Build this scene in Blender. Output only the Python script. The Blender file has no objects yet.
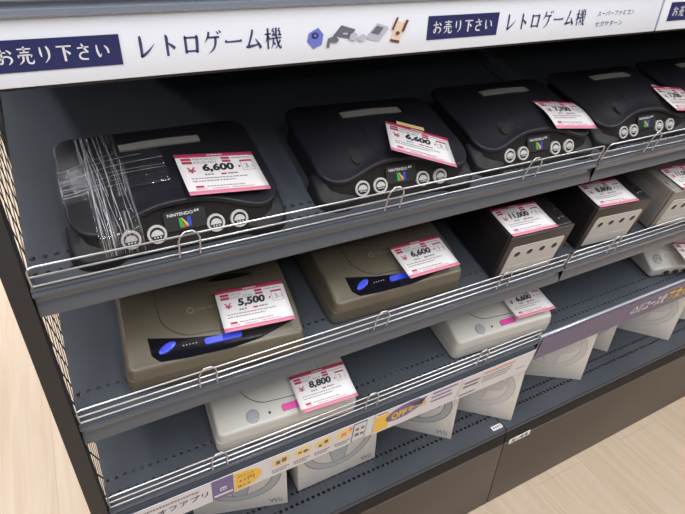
import bpy, bmesh, math, random
from mathutils import Matrix, Vector
from mathutils.bvhtree import BVHTree
random.seed(7)
SC = bpy.context.scene
COL = SC.collection
PI = math.pi
V = Vector

# ------------------------------------------------------------------ materials
def mat(name, col, rough=.5, metal=0., spec=.5, bump=0., bscale=200., coat=0., noise=0., nscale=20.):
    m = bpy.data.materials.new(name); m.use_nodes = True
    nt = m.node_tree; b = nt.nodes['Principled BSDF']
    b.inputs['Base Color'].default_value = (*col, 1)
    b.inputs['Roughness'].default_value = rough
    b.inputs['Metallic'].default_value = metal
    b.inputs['Specular IOR Level'].default_value = spec
    if coat: b.inputs['Coat Weight'].default_value = coat; b.inputs['Coat Roughness'].default_value = .12
    tc = nt.nodes.new('ShaderNodeTexCoord')
    if noise:
        n = nt.nodes.new('ShaderNodeTexNoise'); n.inputs['Scale'].default_value = nscale; n.inputs['Detail'].default_value = 4
        nt.links.new(tc.outputs['Object'], n.inputs['Vector'])
        mx = nt.nodes.new('ShaderNodeMix'); mx.data_type = 'RGBA'; mx.blend_type = 'MULTIPLY'
        mx.inputs['Factor'].default_value = noise
        mx.inputs['A'].default_value = (*col, 1)
        r = nt.nodes.new('ShaderNodeValToRGB'); r.color_ramp.elements[0].position = .3; r.color_ramp.elements[1].position = .7
        nt.links.new(n.outputs['Fac'], r.inputs['Fac']); nt.links.new(r.outputs['Color'], mx.inputs['B'])
        nt.links.new(mx.outputs['Result'], b.inputs['Base Color'])
    if bump:
        n = nt.nodes.new('ShaderNodeTexNoise'); n.inputs['Scale'].default_value = bscale
        nt.links.new(tc.outputs['Object'], n.inputs['Vector'])
        bp = nt.nodes.new('ShaderNodeBump'); bp.inputs['Strength'].default_value = bump; bp.inputs['Distance'].default_value = .001
        nt.links.new(n.outputs['Fac'], bp.inputs['Height']); nt.links.new(bp.outputs['Normal'], b.inputs['Normal'])
    return m

M = dict(
    shelf=mat('shelf_paint', (.060, .070, .086), .34, bump=.04, bscale=600, noise=.10, nscale=9),
    rail=mat('price_rail_plastic', (.066, .080, .104), .20, coat=.4),
    clear=mat('clear_rail', (.45, .45, .50), .10, spec=.7, coat=.6),
    chrome=mat('chrome_wire', (.50, .50, .52), .34, metal=1),
    black=mat('black_panel', (.022, .020, .020), .5),
    meshm=mat('mesh_black', (.018, .017, .018), .5),
    inner=mat('inner_panel', (.03, .033, .04), .5),
    skirt=mat('lip_skirt_black', (.016, .015, .017), .6, spec=.2),
    kick=mat('kick_brown', (.070, .054, .043), .42, noise=.12, nscale=3),
    lip=mat('base_lip', (.036, .040, .050), .35),
    sign_ceiling=mat('ceiling_white', (.75, .75, .75), .8),
    white=mat('sign_white', (.70, .735, .81), .35, coat=.15),
    steel=mat('header_rail_grey', (.30, .345, .43), .25, metal=.5),
    navy=mat('navy_print', (.018, .022, .095), .4),
    ink=mat('navy_ink', (.035, .045, .13), .5),
    wprint=mat('white_print', (.62, .62, .66), .5),
    card=mat('tag_card', (.755, .74, .755), .28, coat=.25),
    tagred=mat('tag_red', (.42, .04, .10), .35),
    tagpink=mat('tag_pink', (.66, .20, .31), .35),
    tagink=mat('tag_ink', (.025, .025, .03), .5),
    taggrey=mat('tag_grey_print', (.26, .25, .27), .5),
    n64=mat('charcoal_shell', (.0120, .0120, .0175), .42, spec=.32, bump=.05, bscale=900),
    n64low=mat('charcoal_lower', (.0125, .0115, .012), .5, spec=.3, bump=.05, bscale=900),
    n64foot=mat('charcoal_foot', (.013, .013, .0155), .5, spec=.25),
    dark=mat('dark_recess', (.008, .008, .009), .5),
    port=mat('port_grey', (.47, .46, .45), .4),
    flap=mat('slot_flap_grey', (.26, .25, .24), .4),
    sat=mat('taupe_plastic', (.108, .093, .067), .36, bump=.05, bscale=900),
    satlid=mat('taupe_lid', (.110, .095, .068), .34, bump=.05, bscale=900),
    satblack=mat('gloss_black', (.006, .006, .010), .08, coat=.6),
    blue=mat('blue_button', (.035, .06, .62), .3),
    crease=mat('film_crease_white', (.42, .43, .47), .2, coat=.3),
    satprint=mat('lid_print', (.22, .20, .16), .4),
    groove=mat('groove', (.03, .026, .02), .6),
    ivory=mat('ivory_plastic', (.445, .435, .408), .36, bump=.04, bscale=900),
    ivory2=mat('ivory_lid', (.46, .45, .422), .34),
    btngrey=mat('button_grey', (.26, .27, .29), .4),
    pink=mat('pink_button', (.55, .05, .28), .3),
    gc=mat('cube_black', (.013, .011, .013), .3, bump=.04, bscale=900),
    gcface_lit=mat('cube_face_lit', (.030, .024, .020), .38),  # case is black; the front's warm lit tone is put into this colour
    gcplate=mat('cube_plate', (.47, .455, .435), .4),
    gcsilver=mat('cube_silver', (.25, .235, .22), .33, metal=.35),
    box=mat('box_white', (.68, .66, .63), .42, noise=.05, nscale=30),
    boxgrey=mat('box_grey_print', (.20, .215, .235), .5),
    boxfaint=mat('box_faint_print', (.585, .575, .565), .45), boxfaint2=mat('box_faint_outline', (.47, .47, .475), .45),
    boxlight=mat('box_light_print', (.43, .45, .47), .5),
    banner=mat('banner_white', (.64, .63, .675), .32, coat=.2),
    purple=mat('purple_print', (.135, .09, .26), .35, coat=.2),
    purple2=mat('purple_banner', (.088, .067, .160), .33, coat=.2),
    yellow=mat('yellow_print', (.80, .50, .06), .45),
    paleyel=mat('pale_yellow_print', (.80, .58, .25), .45),
    orange=mat('orange_print', (.7, .28, .16), .45),
    green=mat('logo_green', (.03, .28, .06), .4), lblue=mat('logo_blue', (.02, .06, .45), .4),
    lred=mat('logo_red', (.45, .04, .03), .4), lyel=mat('logo_yellow', (.55, .42, .05), .4),
    tape=mat('masking_tape', (.70, .50, .22), .6),
    cream=mat('cream_print', (.66, .56, .42), .5), maroon=mat('maroon_print', (.16, .03, .03), .5),
    gprint=mat('grey_print', (.12, .12, .16), .5), lgprint=mat('light_grey_print', (.42, .43, .50), .5),
    violet=mat('violet_print', (.13, .16, .5), .45),
)

def floor_mat():
    m = bpy.data.materials.new('wood_floor'); m.use_nodes = True
    nt = m.node_tree; b = nt.nodes['Principled BSDF']; L = nt.links.new
    tc = nt.nodes.new('ShaderNodeTexCoord')
    mp = nt.nodes.new('ShaderNodeMapping'); mp.inputs['Rotation'].default_value = (0, 0, PI/2)
    L(tc.outputs['Object'], mp.inputs['Vector'])
    br = nt.nodes.new('ShaderNodeTexBrick'); br.offset = .37
    br.inputs['Color1'].default_value = (.53, .432, .335, 1); br.inputs['Color2'].default_value = (.495, .397, .30, 1)
    br.inputs['Mortar'].default_value = (.44, .35, .26, 1)
    br.inputs['Scale'].default_value = 1; br.inputs['Mortar Size'].default_value = .0012
    br.inputs['Brick Width'].default_value = 1.2; br.inputs['Row Height'].default_value = .18; br.inputs['Bias'].default_value = -.2
    L(mp.outputs['Vector'], br.inputs['Vector'])
    m2 = nt.nodes.new('ShaderNodeMapping'); m2.inputs['Scale'].default_value = (28, 1.6, 1)
    L(tc.outputs['Object'], m2.inputs['Vector'])
    n = nt.nodes.new('ShaderNodeTexNoise'); n.inputs['Scale'].default_value = 1.6; n.inputs['Detail'].default_value = 6; n.inputs['Distortion'].default_value = .7
    L(m2.outputs['Vector'], n.inputs['Vector'])
    r = nt.nodes.new('ShaderNodeValToRGB'); r.color_ramp.elements[0].position = .33; r.color_ramp.elements[0].color = (.86, .81, .76, 1)
    r.color_ramp.elements[1].position = .66; r.color_ramp.elements[1].color = (1, 1, 1, 1)
    L(n.outputs['Fac'], r.inputs['Fac'])
    mx = nt.nodes.new('ShaderNodeMix'); mx.data_type = 'RGBA'; mx.blend_type = 'MULTIPLY'; mx.inputs['Factor'].default_value = .8
    L(br.outputs['Color'], mx.inputs['A']); L(r.outputs['Color'], mx.inputs['B'])
    # knots
    m3 = nt.nodes.new('ShaderNodeMapping'); m3.inputs['Scale'].default_value = (7, 2.6, 1)
    L(tc.outputs['Object'], m3.inputs['Vector'])
    vo = nt.nodes.new('ShaderNodeTexVoronoi'); vo.inputs['Scale'].default_value = 1.3
    L(m3.outputs['Vector'], vo.inputs['Vector'])
    r2 = nt.nodes.new('ShaderNodeValToRGB'); r2.color_ramp.elements[0].position = .02; r2.color_ramp.elements[0].color = (.5, .4, .3, 1)
    r2.color_ramp.elements[1].position = .09; r2.color_ramp.elements[1].color = (1, 1, 1, 1)
    L(vo.outputs['Distance'], r2.inputs['Fac'])
    mx2 = nt.nodes.new('ShaderNodeMix'); mx2.data_type = 'RGBA'; mx2.blend_type = 'MULTIPLY'; mx2.inputs['Factor'].default_value = .6
    L(mx.outputs['Result'], mx2.inputs['A']); L(r2.outputs['Color'], mx2.inputs['B'])
    L(mx2.outputs['Result'], b.inputs['Base Color'])
    b.inputs['Roughness'].default_value = .42
    return m
M['floor'] = floor_mat()

def film_mat(axis):
    m = bpy.data.materials.new('stretch_film'); m.use_nodes = True
    nt = m.node_tree; L = nt.links.new
    for n in list(nt.nodes): nt.nodes.remove(n)
    out = nt.nodes.new('ShaderNodeOutputMaterial')
    tr = nt.nodes.new('ShaderNodeBsdfTransparent'); tr.inputs['Color'].default_value = (.93, .93, .95, 1)
    gl = nt.nodes.new('ShaderNodeBsdfGlossy'); gl.inputs['Roughness'].default_value = .095; gl.inputs['Color'].default_value = (.85, .87, .9, 1)
    df = nt.nodes.new('ShaderNodeBsdfDiffuse'); df.inputs['Color'].default_value = (.62, .63, .66, 1)
    tc = nt.nodes.new('ShaderNodeTexCoord'); mp = nt.nodes.new('ShaderNodeMapping')
    mp.inputs['Scale'].default_value = (330, 9, 9) if axis == 'y' else (8, 300, 8)
    L(tc.outputs['Object'], mp.inputs['Vector'])
    n = nt.nodes.new('ShaderNodeTexNoise'); n.inputs['Scale'].default_value = 1.; n.inputs['Detail'].default_value = 3; n.inputs['Distortion'].default_value = .4
    L(mp.outputs['Vector'], n.inputs['Vector'])
    r = nt.nodes.new('ShaderNodeValToRGB'); r.color_ramp.elements[0].position = .52 if axis == 'y' else .63; r.color_ramp.elements[0].color = (.02, .02, .02, 1)
    r.color_ramp.elements[1].position = .73 if axis == 'y' else .80; r.color_ramp.elements[1].color = (.4, .4, .4, 1)
    L(n.outputs['Fac'], r.inputs['Fac'])
    bp = nt.nodes.new('ShaderNodeBump'); bp.inputs['Strength'].default_value = .8; bp.inputs['Distance'].default_value = .002
    L(n.outputs['Fac'], bp.inputs['Height']); L(bp.outputs['Normal'], gl.inputs['Normal'])
    m1 = nt.nodes.new('ShaderNodeMixShader'); m1.inputs[0].default_value = .06
    L(tr.outputs[0], m1.inputs[1]); L(gl.outputs[0], m1.inputs[2])
    m2 = nt.nodes.new('ShaderNodeMixShader')
    L(r.outputs['Color'], m2.inputs[0]); L(m1.outputs[0], m2.inputs[1]); L(df.outputs[0], m2.inputs[2])
    L(m2.outputs[0], out.inputs['Surface'])
    return m

# ------------------------------------------------------------------ mesh helpers
def obj(name, bm, m, parent=None, mw=None, smooth=True, label=None, angle=35):
    me = bpy.data.meshes.new(name)
    bmesh.ops.recalc_face_normals(bm, faces=bm.faces)
    if smooth:
        for f in bm.faces: f.smooth = True
        lim = math.radians(angle)
        for e in bm.edges:
            if len(e.link_faces) == 2 and e.calc_face_angle(0) > lim: e.smooth = False
    bm.to_mesh(me); bm.free()
    return objm(name, me, m, parent, mw, label)

def objm(name, me, m, parent=None, mw=None, label=None):
    o = bpy.data.objects.new(name, me); COL.objects.link(o)
    if m is not None:
        me.materials.clear(); me.materials.append(m)
    if parent is not None: o.parent = parent
    if mw is not None: o.matrix_world = mw if parent is None else o.matrix_world
    if mw is not None and parent is not None: o.matrix_local = mw
    if label: o['label'] = label
    return o

def thing(name, label, cat, mw=None, group=None):
    o = bpy.data.objects.new(name, None); COL.objects.link(o); o.empty_display_size = .02
    if mw is not None: o.matrix_world = mw
    tag(o, label, cat, group); return o
def tag(o, label, cat, group=None):
    o['label'] = label; o['category'] = cat
    if group: o['group'] = group
    return o

def box(bm, x0, x1, y0, y1, z0, z1, bev=0., seg=2, T=None):
    r = bmesh.ops.create_cube(bm, size=1)
    vs = r['verts']
    for v in vs:
        v.co = V((x0 if v.co.x < 0 else x1, y0 if v.co.y < 0 else y1, z0 if v.co.z < 0 else z1))
    if bev:
        es = list({e for v in vs for e in v.link_edges})
        rr = bmesh.ops.bevel(bm, geom=es, offset=bev, segments=seg, affect='EDGES', profile=.5)
        vs = list({v for f in rr['faces'] for v in f.verts} | {v for v in vs if v.is_valid})
    if T is not None:
        for v in vs: v.co = T @ v.co
    return vs
def B(*a, **k):
    bm = bmesh.new(); box(bm, *a, **k); return bm

def tube(bm, pts, r, n=8, closed=False):
    pts = [V(p) for p in pts]; N = len(pts); rings = []
    up = V((0, 0, 1))
    for i, p in enumerate(pts):
        a = pts[(i-1) % N] if (closed or i) else p; b = pts[(i+1) % N] if (closed or i < N-1) else p
        t = (b-a).normalized()
        u = t.cross(up)
        if u.length < 1e-3: u = t.cross(V((1, 0, 0)))
        u.normalize(); w = u.cross(t).normalized()
        rings.append([bm.verts.new(p + u*r*math.cos(2*PI*k/n) + w*r*math.sin(2*PI*k/n)) for k in range(n)])
    for i in range(N if closed else N-1):
        A, Bq = rings[i], rings[(i+1) % N]
        # align
        best = min(range(n), key=lambda s: sum((A[k].co-Bq[(k+s) % n].co).length for k in range(0, n, 2)))
        for k in range(n):
            bm.faces.new((A[k], A[(k+1) % n], Bq[(k+1+best) % n], Bq[(k+best) % n]))
    if not closed:
        bm.faces.new(rings[0]); bm.faces.new(rings[-1][::-1])

def prism(bm, poly, z0, z1, T=None):
    a = [bm.verts.new((x, y, z0)) for x, y in poly]; b = [bm.verts.new((x, y, z1)) for x, y in poly]
    n = len(poly)
    fa = bm.faces.new(a[::-1]); fb = bm.faces.new(b)
    for i in range(n): bm.faces.new((a[i], a[(i+1) % n], b[(i+1) % n], b[i]))
    if n > 4: bmesh.ops.triangulate(bm, faces=[fa, fb])
    if T is not None:
        for v in a+b: v.co = T @ v.co
    return a+b

def lathe(bm, prof, n=24, T=None, sx=1, sy=1):
    rings = []; vs = []
    for r, z in prof:
        if r < 1e-6:
            v = bm.verts.new((0, 0, z)); rings.append([v]); vs.append(v)
        else:
            R = [bm.verts.new((r*math.cos(2*PI*k/n)*sx, r*math.sin(2*PI*k/n)*sy, z)) for k in range(n)]
            rings.append(R); vs += R
    for A, Bq in zip(rings, rings[1:]):
        if len(A) == 1 and len(Bq) == 1: continue
        for k in range(n):
            if len(A) == 1: bm.faces.new((A[0], Bq[k], Bq[(k+1) % n]))
            elif len(Bq) == 1: bm.faces.new((A[k], A[(k+1) % n], Bq[0]))
            else: bm.faces.new((A[k], A[(k+1) % n], Bq[(k+1) % n], Bq[k]))
    if T is not None:
        for v in vs: v.co = T @ v.co
    return vs

def rrect(x0, x1, y0, y1, rs, n=8):
    """rounded rectangle, radii (front-left, front-right, back-right, back-left); counter-clockwise"""
    if not hasattr(rs, '__len__'): rs = (rs,)*4
    pts = []
    for (cx, cy, r, a0) in ((x0+rs[0], y0+rs[0], rs[0], PI), (x1-rs[1], y0+rs[1], rs[1], 1.5*PI),
                            (x1-rs[2], y1-rs[2], rs[2], 0), (x0+rs[3], y1-rs[3], rs[3], .5*PI)):
        for k in range(n+1):
            a = a0 + .5*PI*k/n
            pts.append((cx + r*math.cos(a), cy + r*math.sin(a)))
    return pts
def dense(pts, step):
    out = []
    for i, p in enumerate(pts):
        q = pts[(i+1) % len(pts)]
        d = math.dist(p, q); k = max(1, int(d/step))
        for j in range(k): out.append((p[0]+(q[0]-p[0])*j/k, p[1]+(q[1]-p[1])*j/k))
    return out
def sst(a, b, x):
    t = min(1, max(0, (x-a)/(b-a))); return t*t*(3-2*t)

def shell(bm, outl, z0, ze, zt, bev, nin=9, draft=0., base=None):
    n = len(outl); P = [V((x, y)) for x, y in outl]
    c = sum(P, V((0, 0)))/n
    N = []
    for i in range(n):
        t = (P[(i+1) % n]-P[i-1]).normalized(); N.append(V((-t.y, t.x)))
    def ring(off, zf):
        return [bm.verts.new((P[i].x+N[i].x*off, P[i].y+N[i].y*off, zf(P[i].x, P[i].y, i))) for i in range(n)]
    E = [ze(p.x, p.y) for p in P]
    Z0 = z0 if callable(z0) else (lambda x, y: z0)
    R = [ring(-draft, lambda x, y, i: Z0(x, y)) if base is None else [bm.verts.new((x, y, Z0(x, y))) for x, y in base], ring(0, lambda x, y, i: E[i]-bev)]
    for k in (1, 2, 3, 4):
        a = PI/2*k/4
        R.append(ring(bev*(1-math.cos(a)), lambda x, y, i: E[i]-bev+bev*math.sin(a)))
    last = [(v.co.x, v.co.y) for v in R[-1]]
    for k in range(1, nin):
        t = 1-k/nin
        rr = []
        for i, (x, y) in enumerate(last):
            xx, yy = c.x+(x-c.x)*t, c.y+(y-c.y)*t
            rr.append(bm.verts.new((xx, yy, zt(xx, yy, 1-t, E[i]))))
        R.append(rr)
    for A, Bq in zip(R, R[1:]):
        for k in range(n): bm.faces.new((A[k], A[(k+1) % n], Bq[(k+1) % n], Bq[k]))
    cv = bm.verts.new((c.x, c.y, sum(zt(c.x, c.y, 1, e) for e in E)/n))
    for k in range(n): bm.faces.new((R[-1][k], R[-1][(k+1) % n], cv))
    bm.faces.new(R[0][::-1])

def patch(xs, f, b, zf, eps, th=.0006, ny=6):
    """thin plate lying on surface zf between curves y=f(x) and y=b(x)"""
    bm = bmesh.new(); top = []; bot = []
    for x in xs:
        y0, y1 = f(x), b(x)
        top.append([bm.verts.new((x, y0+(y1-y0)*j/ny, zf(x, y0+(y1-y0)*j/ny)+eps)) for j in range(ny+1)])
        bot.append([bm.verts.new((x, y0+(y1-y0)*j/ny, zf(x, y0+(y1-y0)*j/ny)+eps-th)) for j in range(ny+1)])
    nx = len(xs)
    for i in range(nx-1):
        for j in range(ny):
            bm.faces.new((top[i][j], top[i+1][j], top[i+1][j+1], top[i][j+1]))
            bm.faces.new((bot[i][j], bot[i][j+1], bot[i+1][j+1], bot[i+1][j]))
        for j, fl in ((0, 0), (ny, 1)):
            bm.faces.new((bot[i][j], bot[i+1][j], top[i+1][j], top[i][j]))
    for i in (0, nx-1):
        for j in range(ny): bm.faces.new((top[i][j], top[i][j+1], bot[i][j+1], bot[i][j]))
    bmesh.ops.remove_doubles(bm, verts=bm.verts, dist=1e-6)
    return bm
def interp(p):
    def f(x):
        if x <= p[0][0]: return p[0][1]
        for (a, u), (b, v) in zip(p, p[1:]):
            if x <= b: return u+(v-u)*(x-a)/(b-a)
        return p[-1][1]
    return f
def lin(a, b, n): return [a+(b-a)*i/(n-1) for i in range(n)]

# ------------------------------------------------------------------ lettering
_tc = {}
def text_mesh(body, shear=0., bold=0.):
    k = (body, shear, bold)
    if k not in _tc:
        cu = bpy.data.curves.new('lettering', 'FONT'); cu.body = body; cu.shear = shear; cu.offset = bold; cu.resolution_u = 3
        o = bpy.data.objects.new('lettering', cu); COL.objects.link(o)
        dg = bpy.context.evaluated_depsgraph_get(); dg.update()
        me = bpy.data.meshes.new_from_object(o.evaluated_get(dg))
        vs = [v.co.copy() for v in me.vertices]; fs = [tuple(p.vertices) for p in me.polygons]
        bpy.data.objects.remove(o); bpy.data.curves.remove(cu); bpy.data.meshes.remove(me)
        x0 = min(v.x for v in vs); x1 = max(v.x for v in vs); y0 = min(v.y for v in vs); y1 = max(v.y for v in vs)
        _tc[k] = ([((v.x-x0)/(x1-x0), (v.y-y0)/(y1-y0)) for v in vs], fs)
    return _tc[k]
def text(bm, body, x0, x1, y0, y1, z=0., shear=0., bold=0., T=None):
    vs, fs = text_mesh(body, shear, bold)
    vv = [bm.verts.new((x0+(x1-x0)*u, y0+(y1-y0)*w, z)) for u, w in vs]
    if T is not None:
        for v in vv: v.co = T @ v.co
    for f in fs:
        try: bm.faces.new([vv[i] for i in f])
        except ValueError: pass
def crom(p, n=6):
    if len(p) < 3: return p
    P = [p[0]]+list(p)+[p[-1]]; out = []
    for i in range(1, len(P)-2):
        for k in range(n):
            t = k/n
            out.append(tuple(.5*(2*P[i][j]+(P[i+1][j]-P[i-1][j])*t+(2*P[i-1][j]-5*P[i][j]+4*P[i+1][j]-P[i+2][j])*t*t
                                 + (3*P[i][j]-P[i-1][j]-3*P[i+1][j]+P[i+2][j])*t**3) for j in range(3)))
    out.append(tuple(p[-1])); return out
def stroke(bm, pts, T, z=0., smooth=True):
    p = crom(pts) if smooth else pts
    L = []; R = []
    for i, (x, y, w) in enumerate(p):
        a = p[max(0, i-1)]; b = p[min(len(p)-1, i+1)]
        dx, dy = b[0]-a[0], b[1]-a[1]; d = math.hypot(dx, dy) or 1
        w = max(w, .6 if T[0][0] < .5 else .0004)
        L.append(bm.verts.new(T @ V((x-dy/d*w/2, y+dx/d*w/2, z)))); R.append(bm.verts.new(T @ V((x+dy/d*w/2, y-dx/d*w/2, z))))
    for i in range(len(p)-1):
        bm.faces.new((L[i], L[i+1], R[i+1], R[i]))
G = {
 'レ': [[(20,94,4),(25,84,11),(25,20,10),(20,9,8)], [(20,9,3),(32,14,9),(62,34,6),(92,62,1)]],
 'ト': [[(34,95,4),(40,84,11),(40,50,10),(40,5,9)], [(42,62,3),(60,50,9),(78,36,12)]],
 'ロ': [[(16,84,4),(21,74,10),(22,10,10)], [(18,77,6),(80,77,6)], [(74,82,5),(80,74,12),(77,10,10)], [(22,19,6),(78,19,6)]],
 'ゲ': [[(32,97,8),(27,76,8),(8,50,1)], [(26,72,6),(86,72,7)], [(66,72,10),(62,40,9),(48,18,6),(24,2,1)], [(72,98,2),(81,86,8)], [(86,102,2),(95,90,8)]],
 'ー': [[(5,53,12),(18,48,6),(50,48,6),(84,49,7),(95,52,11)]],
 'ム': [[(44,95,9),(40,74,9),(20,24,7)], [(6,19,5),(22,20,11),(55,24,7),(84,30,4)], [(60,54,3),(76,32,9),(90,10,13)]],
 '機': [[(2,70,5),(38,72,5)], [(20,97,9),(20,50,8),(20,2,8)], [(20,66,8),(13,46,5),(3,32,1)], [(23,60,3),(35,44,8)],
       [(54,97,6),(45,84,5),(55,80,5),(44,62,4)], [(44,62,5),(60,68,5)], [(57,74,2),(62,61,7)],
       [(88,97,6),(79,84,5),(90,80,5),(79,62,4)], [(79,62,5),(93,68,5)], [(90,74,2),(96,61,7)],
       [(38,50,5),(98,52,5)], [(67,98,8),(68,62,8),(78,24,8),(92,4,7),(97,20,1)], [(52,50,8),(49,24,6),(38,3,1)], [(53,34,3),(62,20,8)], [(91,42,8),(76,16,5),(60,2,1)]],
 'お': [[(8,70,6),(60,72,6)], [(33,96,8),(35,60,9),(33,20,8),(20,12,6),(14,24,5),(28,40,6),(58,50,7),(80,42,9),(84,24,9),(64,4,3)], [(66,84,4),(78,76,8),(88,64,11)]],
 '売': [[(12,86,6),(88,86,6)], [(50,99,9),(50,68,8)], [(24,67,6),(76,67,6)], [(14,54,9),(11,38,6)], [(14,52,6),(88,52,6)], [(88,54,8),(82,38,4)],
       [(38,46,10),(34,22,8),(10,2,2)], [(60,46,10),(60,14,9),(68,6,8),(88,7,8),(94,24,2)]],
 'り': [[(26,90,6),(25,60,10),(28,36,5)], [(62,94,8),(72,66,11),(68,30,8),(42,2,2)]],
 '下': [[(6,87,6),(94,87,7)], [(48,86,12),(48,2,11)], [(54,64,4),(68,54,9),(82,42,12)]],
 'さ': [[(14,72,6),(84,76,6)], [(42,96,7),(56,68,9),(76,44,9)], [(74,44,3),(42,46,6),(22,30,8),(32,10,9),(72,6,7)]],
 'い': [[(18,84,6),(19,48,10),(30,16,9),(42,32,2)], [(66,78,4),(82,58,10),(87,32,8)]],
}
def mincho(bm, s, x0, x1, z0, z1, y, slant=0., gap=.12):
    n = len(s); p = (x1-x0)/n
    for i, ch in enumerate(s):
        w = p*(1-gap)
        T = Matrix(((w/100, slant*w/100, 0, x0+p*i+p*gap/2), (0, 0, 1, y), (0, (z1-z0)/100, 0, z0), (0, 0, 0, 1)))
        for st in G[ch]: stroke(bm, [(a, b, c*1.3) for a, b, c in st], T, smooth=len(st) > 2)

# ------------------------------------------------------------------ shelf frames (front edge, depth axis, normal)
FR = {1: (0., 1.0542, .2843), 2: (.0038, .8304, .236), 3: (.0109, .6315, .1551), 'b': (.0295, .3136, 0.)}
SURF = .003
def frame(i):
    y, z, a = FR[i]
    c, s = math.cos(a), math.sin(a)
    off = 0 if i == 'b' else SURF
    return Matrix(((1, 0, 0, 0), (0, c, -s, y+s*off), (0, s, c, z-c*off), (0, 0, 0, 1)))
def on(i, x, d, h=0., yaw=0., pit=0., rol=0.):
    return frame(i) @ Matrix.Translation((x, d, h+.0005)) @ Matrix.Rotation(math.radians(yaw), 4, 'Z') @ Matrix.Rotation(math.radians(pit), 4, 'X') @ Matrix.Rotation(math.radians(rol), 4, 'Y')
YZX = Matrix(((1, 0, 0, 0), (0, 0, 1, 0), (0, 1, 0, 0), (0, 0, 0, 1)))      # (x, z, depth) drawings -> upright facing -y: (x,y,z)->(x,z,y)

# ------------------------------------------------------------------ setting
fl = obj('floor', B(-6, 6, -5, 11, -.05, 0), M['floor'], smooth=False); fl['kind'] = 'structure'
ce = obj('ceiling', B(-6, 6, -5, 11, 2.8, 2.85), M['sign_ceiling'], smooth=False); ce['kind'] = 'structure'

BAYS = ((-.899, -.0015), (.0015, 1.199))
SIDE = ('left bay', 'right bay')
for k, (x0, x1) in enumerate(BAYS):
    t = thing('shelving_unit', ('left' if k == 0 else 'right') + ' section of the dark shelving with brown kick panel at the floor' , 'shelving', Matrix.Translation((0, .0236, 0)), 'shelving sections')
    obj('kick_panel', B(x0, x1, 0, .02, .002, .2588, bev=.001), M['kick'], t)
    obj('unseen_back_panel', B(x0, x1, .475, .49, .002, 1.36), M['inner'], t, smooth=False)  # hardly seen, included to block light from behind
    obj('top_cover', B(x0, x1, -.02, .49, 1.352, 1.365, bev=.002), M['inner'], t)
    obj('foot', B(x0+.002, x0+.04, .40, .47, 0, .002), M['black'], t, smooth=False)

# end panel with expanded mesh
t = thing('end_panel', 'black framed mesh end panel closing the left side of the shelving', 'end panel', Matrix.Translation((-.9105, 0, 0)))
obj('frame_post', B(-.0108, .0102, -.001, .032, 0, 1.36, bev=.001), M['black'], t, label='front post of black end panel')
obj('frame_post', B(-.0108, .0102, .46, .49, 0, 1.36, bev=.001), M['black'], t)
obj('frame_rail', B(-.0108, .0102, .032, .46, 1.33, 1.36), M['black'], t)
obj('frame_rail', B(-.0108, .0102, .032, .46, 0, .06), M['black'], t)
bm = bmesh.new()
DY, DZ, w = .042, .030, .0031
ny, nz = int(.43/DY)+1, int(1.28/DZ)+1
for a in (1, -1):
    for k in range(-nz, ny+nz+1):
        # line y = k*DY + a*(z)*(DY/DZ); clip to the panel
        z0, z1 = 0., 1.28
        ya, yb = k*DY*1., k*DY + a*1.28*DY/DZ*.5
        pts = []
        s = (yb-ya)
        t0, t1 = 0., 1.
        lo, hi = (0-ya)/s, (.43-ya)/s
        if lo > hi: lo, hi = hi, lo
        t0, t1 = max(0, lo), min(1, hi)
        if t1-t0 < .003: continue
for a in (1, -1):
    span = 1.28*DY/DZ*.5
    rng = range(int(-span/DY)-1, int((.43+span)/DY)+2)
    for k in rng:
        ya = k*DY; yb = ya+a*span
        lo, hi = sorted(((0-ya)/(yb-ya), (.43-ya)/(yb-ya)))
        t0, t1 = max(0, lo), min(1, hi)
        if t1-t0 < .004: continue
        p = V((0, .031+ya+(yb-ya)*t0, .055+1.28*t0)); q = V((0, .031+ya+(yb-ya)*t1, .055+1.28*t1))
        d = (q-p).normalized(); nrm = V((0, -d.z, d.y))*w/2
        xs = (-.0005, .0005)
        vv = [[bm.verts.new(c + s*nrm + V((x, 0, 0))) for s, x in ((-1, xs[0]), (1, xs[0]), (1, xs[1]), (-1, xs[1]))] for c in (p, q)]
        for j in range(4): bm.faces.new((vv[0][j], vv[0][(j+1) % 4], vv[1][(j+1) % 4], vv[1][j]))
obj('mesh_infill', bm, M['meshm'], t, smooth=False)

t = thing('end_panel', 'unseen dark panel added to block light at the right end of the shelving', 'end panel', Matrix.Translation((1.2105, 0, 0)))  # added out of view to stop light leaking in from the right
obj('light_blocker', B(-.010, .010, 0, .49, 0, 1.36, bev=.001), M['black'], t)

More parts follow.
